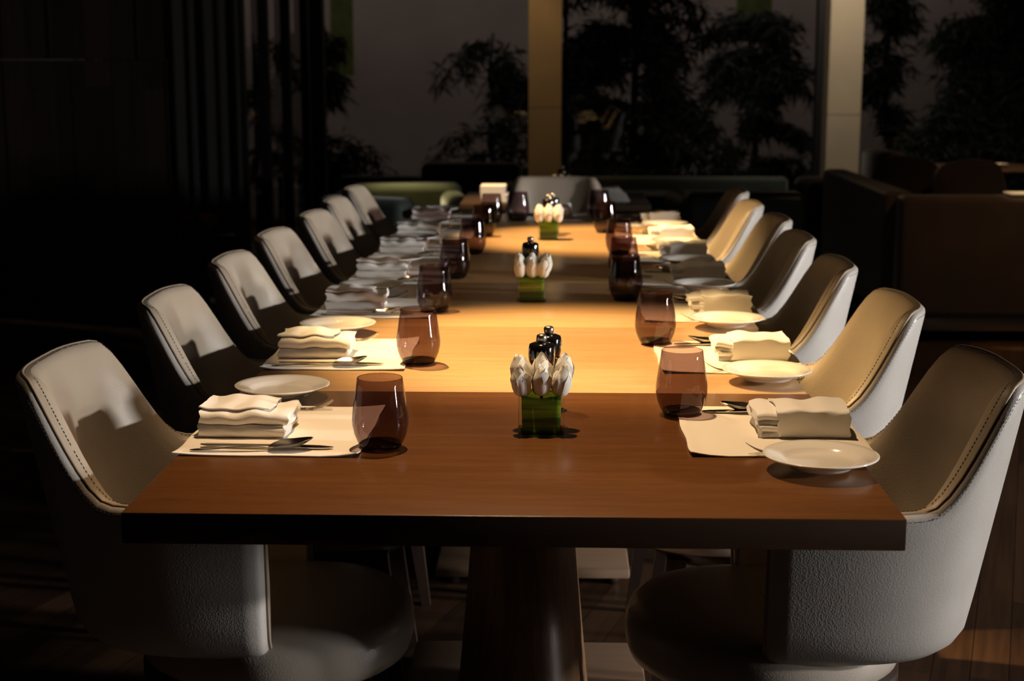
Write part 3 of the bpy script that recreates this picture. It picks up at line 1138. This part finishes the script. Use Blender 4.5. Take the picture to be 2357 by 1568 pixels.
# ================================================================== CENTREPIECES
def build_rose(seed, R=.0172, H=.052):
    rnd = random.Random(seed)
    m = MB()
    def rad(v):
        return R*(math.sin(PI*(.12+.74*v**.74))**.6)*(1-.50*max(0, v-.6)/.4)
    layers = [(0, .90, 1.00, 2), (1, .96, .93, 3), (2, 1.02, .84, 3)]
    for (k, rs, hs, n) in layers:
        for q in range(n):
            a0 = 2*PI*q/n+k*1.1+rnd.uniform(-.25, .25)
            half = (1.7, 1.15, .95)[k]
            top = hs*rnd.uniform(.95, 1.04)
            tw = rnd.uniform(.1, .5)
            flare = rnd.uniform(.0008, .0026)*(.3, .7, 1)[k]
            P = []
            for i in range(13):
                u = -1+2*i/12
                hh = top*(1-.38*abs(u)**2.4)
                row = []
                for jx in range(13):
                    v = jx/12*hh
                    an = a0+u*half+tw*v*v
                    r_ = rad(min(.97, v))*rs+flare*max(0, v/hh-.6)**2*6*(.6+.6*abs(u))
                    r_ += .0009*(1 if u > 0 else 0)*u
                    row.append((r_*math.cos(an), r_*math.sin(an), v*H))
                P.append(row)
            m.grid(P)
            P2 = [[(x*.97, y*.97, z-.0002) for (x, y, z) in row] for row in P]
            m.grid(P2, True)
    # closed heart
    m.lathe([(0, .0), (R*.5, .004), (R*.80, .016), (R*.72, .030), (R*.45, .042), (R*.2, H*.90), (0, H*.93)], 14)
    return m
def build_centre(x, y, where, z=ZT, scale=1.0, mills=((0, .115), (.008, .205)), near=False):
    v = thing('glass_vase', 'square clear glass vase lined with green leaf, %s' % where, 'vase', (x, y, z), 0, 'leaf-lined square vases on the tables')
    W2 = .0395; H = .0725
    o = rbox('glass_body', -W2, W2, -W2, W2, 0, H, M['clear'], v, .004, 3)
    # open the top: remove the upper face and add inner wall
    bm = bmesh.new(); bm.from_mesh(o.data)
    top = [f for f in bm.faces if f.normal.z > .95 and f.calc_center_median().z > H-.002]
    bmesh.ops.delete(bm, geom=top, context='FACES')
    bm.to_mesh(o.data); bm.free()
    lf = MB()
    a = W2-.0055
    P = []
    for i in range(33):
        s = i/32*4
        side = int(s) % 4; u = s-int(s)
        pts = [(-a, -a), (a, -a), (a, a), (-a, a), (-a, -a)]
        p = Vector(pts[side]).lerp(Vector(pts[side+1]), u)
        cut = .0025*math.sin(i*.9+x*40)
        P.append([(p.x*(1-.05*(1-k/6)), p.y*(1-.05*(1-k/6)), .004+(H-.011+cut)*k/6) for k in range(7)])
    lf.grid(P)
    lf.add([(-a*.95, -a*.95, .004), (a*.95, -a*.95, .004), (a*.95, a*.95, .004), (-a*.95, a*.95, .004)], [(3, 2, 1, 0)])
    lf.build('leaf_lining', M['leafband'], v, True)
    rnd = random.Random(int(y*100))
    names = [('left', -1), ('middle', 0), ('right', 1)]
    for row, (ry, rz_) in enumerate(((-.020, .0665), (.016, .0745))):
        for nm, sx in names:
            m = build_rose(int(y*1000)+row*10+sx, .0165+row*.0015, .052+row*.004)
            t_ = thing('rose', 'white rose, %s of %s row, vase %s' % (nm, ('front', 'back')[row], where), 'rose',
                       (x+sx*(.0305+row*.0015)+rnd.uniform(-.002, .002), y+ry, z+rz_+rnd.uniform(-.002, .002)), rnd.uniform(0, 6), 'white roses in the square vases')
            m.build('bloom', M['rose'], t_)
            st = MB(); st.tube([(0, 0, .002), (0, 0, -.02), (-sx*.004, 0, -.052)], .0028, 6)
            # keep the stem upright in the vase whatever the turn of the bloom
            st.build('stem', M['stem'], t_)
            t_.rotation_euler = (rnd.uniform(-.05, .05)+(-.05 if row else .06), sx*.13+rnd.uniform(-.04, .04), t_.rotation_euler[2])
            t_.rotation_mode = 'ZYX'
    return v
def build_mill(label, loc):
    t = thing('pepper_mill', label, 'pepper mill', loc, 0, 'black mills beside the vases')
    b = MB(); b.lathe([(0, 0), (.0225, 0), (.0235, .002), (.0235, .012), (.0200, .030), (.0170, .055), (.0182, .080), (.0205, .0955), (.0208, .0975), (.0195, .0985), (0, .0985)], 40)
    b.build('body', M['black'], t)
    h = MB(); h.lathe([(0, .0990), (.0195, .0990), (.0222, .1005), (.0238, .110), (.0240, .120), (.0232, .130), (.0215, .1355), (.0160, .1378), (.0, .1382)], 40)
    h.build('head', M['black'], t)
    k = MB()
    k.lathe([(0, .1380), (.0060, .1380), (.0072, .1395), (.0088, .1440), (.0090, .1480), (.0082, .1515), (.0055, .1535), (0, .1540)], 48, rib=lambda i, z: (.05 if i % 2 else -.05) if .1392 < z < .152 else 0)
    k.build('knob', M['knob'], t)
    return t
mill0 = build_mill('black lacquered pepper mill just behind the nearest vase', (.036, .605, ZT))
build_centre(.037, .515, 'nearest the camera')
dup(mill0, (.048, .690, ZT), .3, 'second black mill behind the nearest vase, furthest back of the pair')
build_centre(-.006, 2.02, 'in the middle of the table')
dup(mill0, (-.013, 2.20, ZT), .8, 'black pepper mill standing behind the middle vase')
build_centre(.030, 3.535, 'furthest along the dining table')
dup(mill0, (.028, 3.66, ZT), .5, 'black mill right behind the furthest vase, left of the pair')
dup(mill0, (.044, 3.73, ZT), .1, 'black mill behind the furthest vase, right of the pair')

# ================================================================== TABLE BEHIND THE HEAD CHAIR
bt = thing('bistro_table', 'dark square table behind the head chair, set with folded linen', 'table', (.05, 5.62, 0))
rbox('table_top', -.46, .46, -.36, .36, .695, .73, M['dark_top'], bt, .004, 2)
m = MB(); m.lathe([(0, .02), (.05, .02), (.035, .06), (.03, .66), (.10, .694), (0, .694)], 24); m.build('pedestal', M['leg'], bt)
m = MB(); m.lathe([(0, 0), (.24, 0), (.24, .012), (.05, .022), (0, .022)], 32); m.build('base_plate', M['leg'], bt)
def linen_stack(x, y, z, n, label, wx=.20, wy=.16, shear=0):
    t = thing('folded_linen', label, 'napkin stack', (x, y, z), 0, 'linen on the table behind the head chair')
    rnd = random.Random(int(x*100)+n)
    for k in range(n):
        m_ = rbox('linen_layer', -wx/2+shear*k+rnd.uniform(-.006, .006), wx/2+shear*k+rnd.uniform(-.006, .006), -wy/2, wy/2, k*.0135, k*.0135+.0130, M['nap'], t, .005, 3)
    return t
linen_stack(-.25, 5.42, .73, 6, 'bright stack of folded white linen left of the head chair', .125)
linen_stack(.37, 5.46, .73, 5, 'leaning fan of folded white linen right of the head chair', .10, .14, -.012)
build_centre(.085, 5.64, 'on the dark table behind the head chair', .715)
dup(mill0, (.085, 5.74, .73), .2, 'black mill on the dark table behind the head chair')
put(glass0, 'tumbler', (.20, 5.62, .73), .1, 'smoky tumbler on the dark table behind the head chair', 'glass', 'smoky tumbler on the dark table')

# ================================================================== LOUNGE FURNITURE
def armchair(name, label, x, y, rz, wdt, dep, hb, ha, mat, mat2=None, tuft=False, legs=True):
    """upholstered seat facing +y before rotation"""
    t = thing(name, label, 'sofa' if 'sofa' in name else 'armchair', (x, y, 0), rz)
    mat2 = mat2 or mat
    h = wdt/2
    rbox('base', -h, h, -dep/2, dep/2, .10, .30, mat, t, .02)
    rbox('backrest', -h, h, -dep/2-.06, -dep/2+.13, .12, hb, mat, t, .05, 5)
    for sx in (-1, 1):
        m_ = MB()
        a0, a1 = (h-.13, h+.01) if sx > 0 else (-h-.01, -h+.13)
        m_.box(a0+.02, a1-.02, -dep/2+.06, dep/2, .12, ha-.06)
        o_ = rbox('arm', a0, a1, -dep/2+.05, dep/2, .12, ha, mat, t, .055, 5)
    rbox('seat_cushion', -h+.135, h-.135, -dep/2+.135, dep/2+.01, .305, .45, mat2, t, .03, 3, .012)
    for sx in (-1, 1):
        for sy in (-1, 1):
            lg = MB(); lg.lathe([(0, 0), (.015, 0), (.022, .10), (0, .10)], 12, sx*(h-.06), sy*(dep/2-.06)); lg.build('leg', M['leg'], t)
    return t
gs = armchair('green_sofa', 'olive green velvet sofa beyond the left row of chairs, back lit from above', -.80, 6.75, PI+.15, .66, .66, .70, .66, M['green_velvet'])
armchair('dark_armchair', 'dark green armchair behind the furthest left chairs', -.80, 5.80, -.35, .50, .66, .74, .66, M['teal_velvet'])
armchair('green_armchair', 'dark green armchair left of the first column, behind the linen stack', -.55, 8.45, PI, .70, .66, .72, .60, M['teal_velvet'], M['green_velvet'])
armchair('leather_armchair', 'black leather armchair with rolled arm behind the right row of chairs', 1.02, 6.35, .10, .64, .66, .73, .70, M['dark_leather'])
armchair('round_armchair', 'dark brown armchair at the foot of the second column', 2.05, 8.62, PI*.5, .62, .6, .82, .62, M['brown_dark'])
# banquette below the window
bq = thing('window_bench', 'low dark upholstered bench along the back window', 'bench', (-.1, 9.25, 0))
rbox('bench_base', -1.5, 1.9, -.25, .25, 0, .36, M['leg'], bq, .01)
rbox('bench_cushion', -1.5, 1.9, -.27, .25, .362, .47, M['teal_velvet'], bq, .03)
rbox('bench_back', -1.5, 1.9, .252, .36, .30, .57, M['teal_velvet'], bq, .04)
# big brown sofa at right, back to the camera, wrapping round to the left
sf = thing('corner_sofa', 'large dark brown velvet sofa at right, its back towards the camera', 'sofa', (1.78, 5.6, 0))
rbox('sofa_back', .0, 2.6, 0, .16, .13, .745, M['brown_velvet'], sf, .035, 4)
rbox('side_back', -.055, .10, .162, 2.0, .13, .755, M['brown_velvet'], sf, .035, 4)
rbox('seat_base', .102, 2.6, .162, .8, .13, .34, M['brown_velvet'], sf, .02)
rbox('seat_base', .102, .75, .802, 1.98, .13, .34, M['brown_velvet'], sf, .02)
rbox('seat_cushion', .115, 2.58, .17, .78, .342, .45, M['brown_dark'], sf, .03, 3, .01)
rbox('seat_cushion', .115, .74, .81, 1.96, .342, .45, M['brown_dark'], sf, .03, 3, .01)
rbox('plinth', .04, 2.5, .03, .12, .06, .128, M['knob'], sf, .004)
for (a, b) in ((.06, .08), (1.2, .08), (2.4, .08), (.06, 1.8)):
    lg = MB(); lg.box(a-.02, a+.02, b-.02, b+.02, 0, .13); lg.build('leg', M['leg'], sf, False)
def pillow(x, y, z, rx, ry, rz, sx, label):
    o_ = rbox('throw_pillow', -sx/2, sx/2, -.05, .05, -.19, .19, M['brown_dark'], None, .04, 4, .03)
    o_.location = (x, y, z); o_.rotation_euler = (rx, ry, rz)
    tag(o_, label, 'pillow', 'brown pillows on the corner sofa')
pillow(2.12, 7.05, .645, -.15, .10, -.25, .36, 'dark brown throw pillow, leftmost on the corner sofa')
pillow(2.42, 6.75, .645, -.15, -.08, .15, .38, 'dark reddish brown throw pillow right of the first, on the corner sofa')
# table by the sofa with plates and linen
tb = thing('lounge_table', 'dark table beyond the brown sofa, set with plates', 'table', (3.30, 8.12, 0))
rbox('table_top', -.75, .65, -.42, .42, .70, .735, M['dark_top'], tb, .004)
for (a, b) in ((-.7, -.36), (.6, -.36), (-.7, .36), (.6, .36)):
    lg = MB(); lg.box(a-.022, a+.022, b-.022, b+.022, 0, .70); lg.build('leg', M['leg'], tb, False)
linen_stack(2.43, 5.68, .746, 1, 'flat folded white linen on top of the brown sofa back, at right edge', .24, .13)
for k, (a, b, lab) in enumerate(((2.72, 8.0, 'white plate nearest the pillows on the table beyond the sofa'), (2.95, 8.15, 'white plate in the middle of the table beyond the sofa'), (3.2, 8.0, 'white plate furthest right on the table beyond the sofa'))):
    put(plate0, 'bread_plate', (a, b, .735), 0, lab, 'plate', 'plates on the table beyond the brown sofa', (0, 0))
for k, (a, b, lab) in enumerate(((2.80, 7.82, 'smoky tumbler nearest the pillows, on the table beyond the sofa'), (3.35, 8.0, 'smoky tumbler at the right on the table beyond the sofa'))):
    put(glass0, 'tumbler', (a, b, .735), 0, lab, 'glass', 'tumblers on the table beyond the brown sofa')
# second lounge chair back beyond the sofa (brown panel)
armchair('brown_chair', 'brown upholstered chair between the pillows and the set table', 2.90, 6.85, PI*.5, .5, .45, .72, .6, M['brown_velvet'])

# wooden high stool at the left edge
hs = thing('wooden_high_chair', 'tall reddish wooden stool with splayed legs at the left edge', 'stool', (-3.42, 6.35, 0))
m = MB(); m.tube([(.30, 0, .0), (.12, 0, .86)], [.022, .018], 8); m.build('leg', M['red_wood'], hs)
m = MB(); m.tube([(-.30, 0, .0), (-.12, 0, .86)], [.022, .018], 8); m.build('leg', M['red_wood'], hs)
m = MB(); m.tube([(.30, .35, .0), (.12, .25, .86)], [.022, .018], 8); m.build('leg', M['red_wood'], hs)
m = MB(); m.tube([(-.30, .35, .0), (-.12, .25, .86)], [.022, .018], 8); m.build('leg', M['red_wood'], hs)
m = MB(); m.tube([(-.235, 0, .30), (.235, 0, .30)], .014, 8); m.build('stretcher', M['red_wood'], hs)
m = MB(); m.tube([(-.235, .32, .30), (.235, .32, .30)], .014, 8); m.build('stretcher', M['red_wood'], hs)
rbox('seat', -.17, .17, -.05, .31, .86, .89, M['red_wood'], hs, .008)
# low side table with a small red and cream flower
st = thing('side_table', 'low dark side table by the curtain', 'side table', (-1.93, 6.45, 0))
m = MB(); m.lathe([(0, .43), (.17, .43), (.172, .45), (0, .45)], 32); m.build('table_top', M['leg'], st)
m = MB(); m.lathe([(0, 0), (.12, 0), (.12, .012), (.02, .02), (.016, .43), (0, .43)], 24); m.build('pedestal', M['leg'], st)
fl = thing('flower', 'small red and cream flower on the dark side table by the curtain', 'flower', (-1.93, 6.45, .45))
m = MB(); m.lathe([(0, 0), (.03, 0), (.035, .03), (.02, .05), (0, .05)], 20); m.build('pot', M['black'], fl)
m = build_rose(77, .040, .085); m.V = [(a+.03, b, c+.045) for a, b, c in m.V]; m.build('cream_bloom', M['cream'], fl)
m = build_rose(78, .022, .05); m.V = [(a-.002, b-.02, c+.075) for a, b, c in m.V]; m.build('red_bloom', M['red'], fl)
m = build_rose(79, .018, .04); m.V = [(a-.10, b, c+.07) for a, b, c in m.V]; m.tube([(0, 0, .04), (-.06, 0, .06), (-.10, 0, .075)], .003, 6); m.build('red_bud', M['red'], fl)
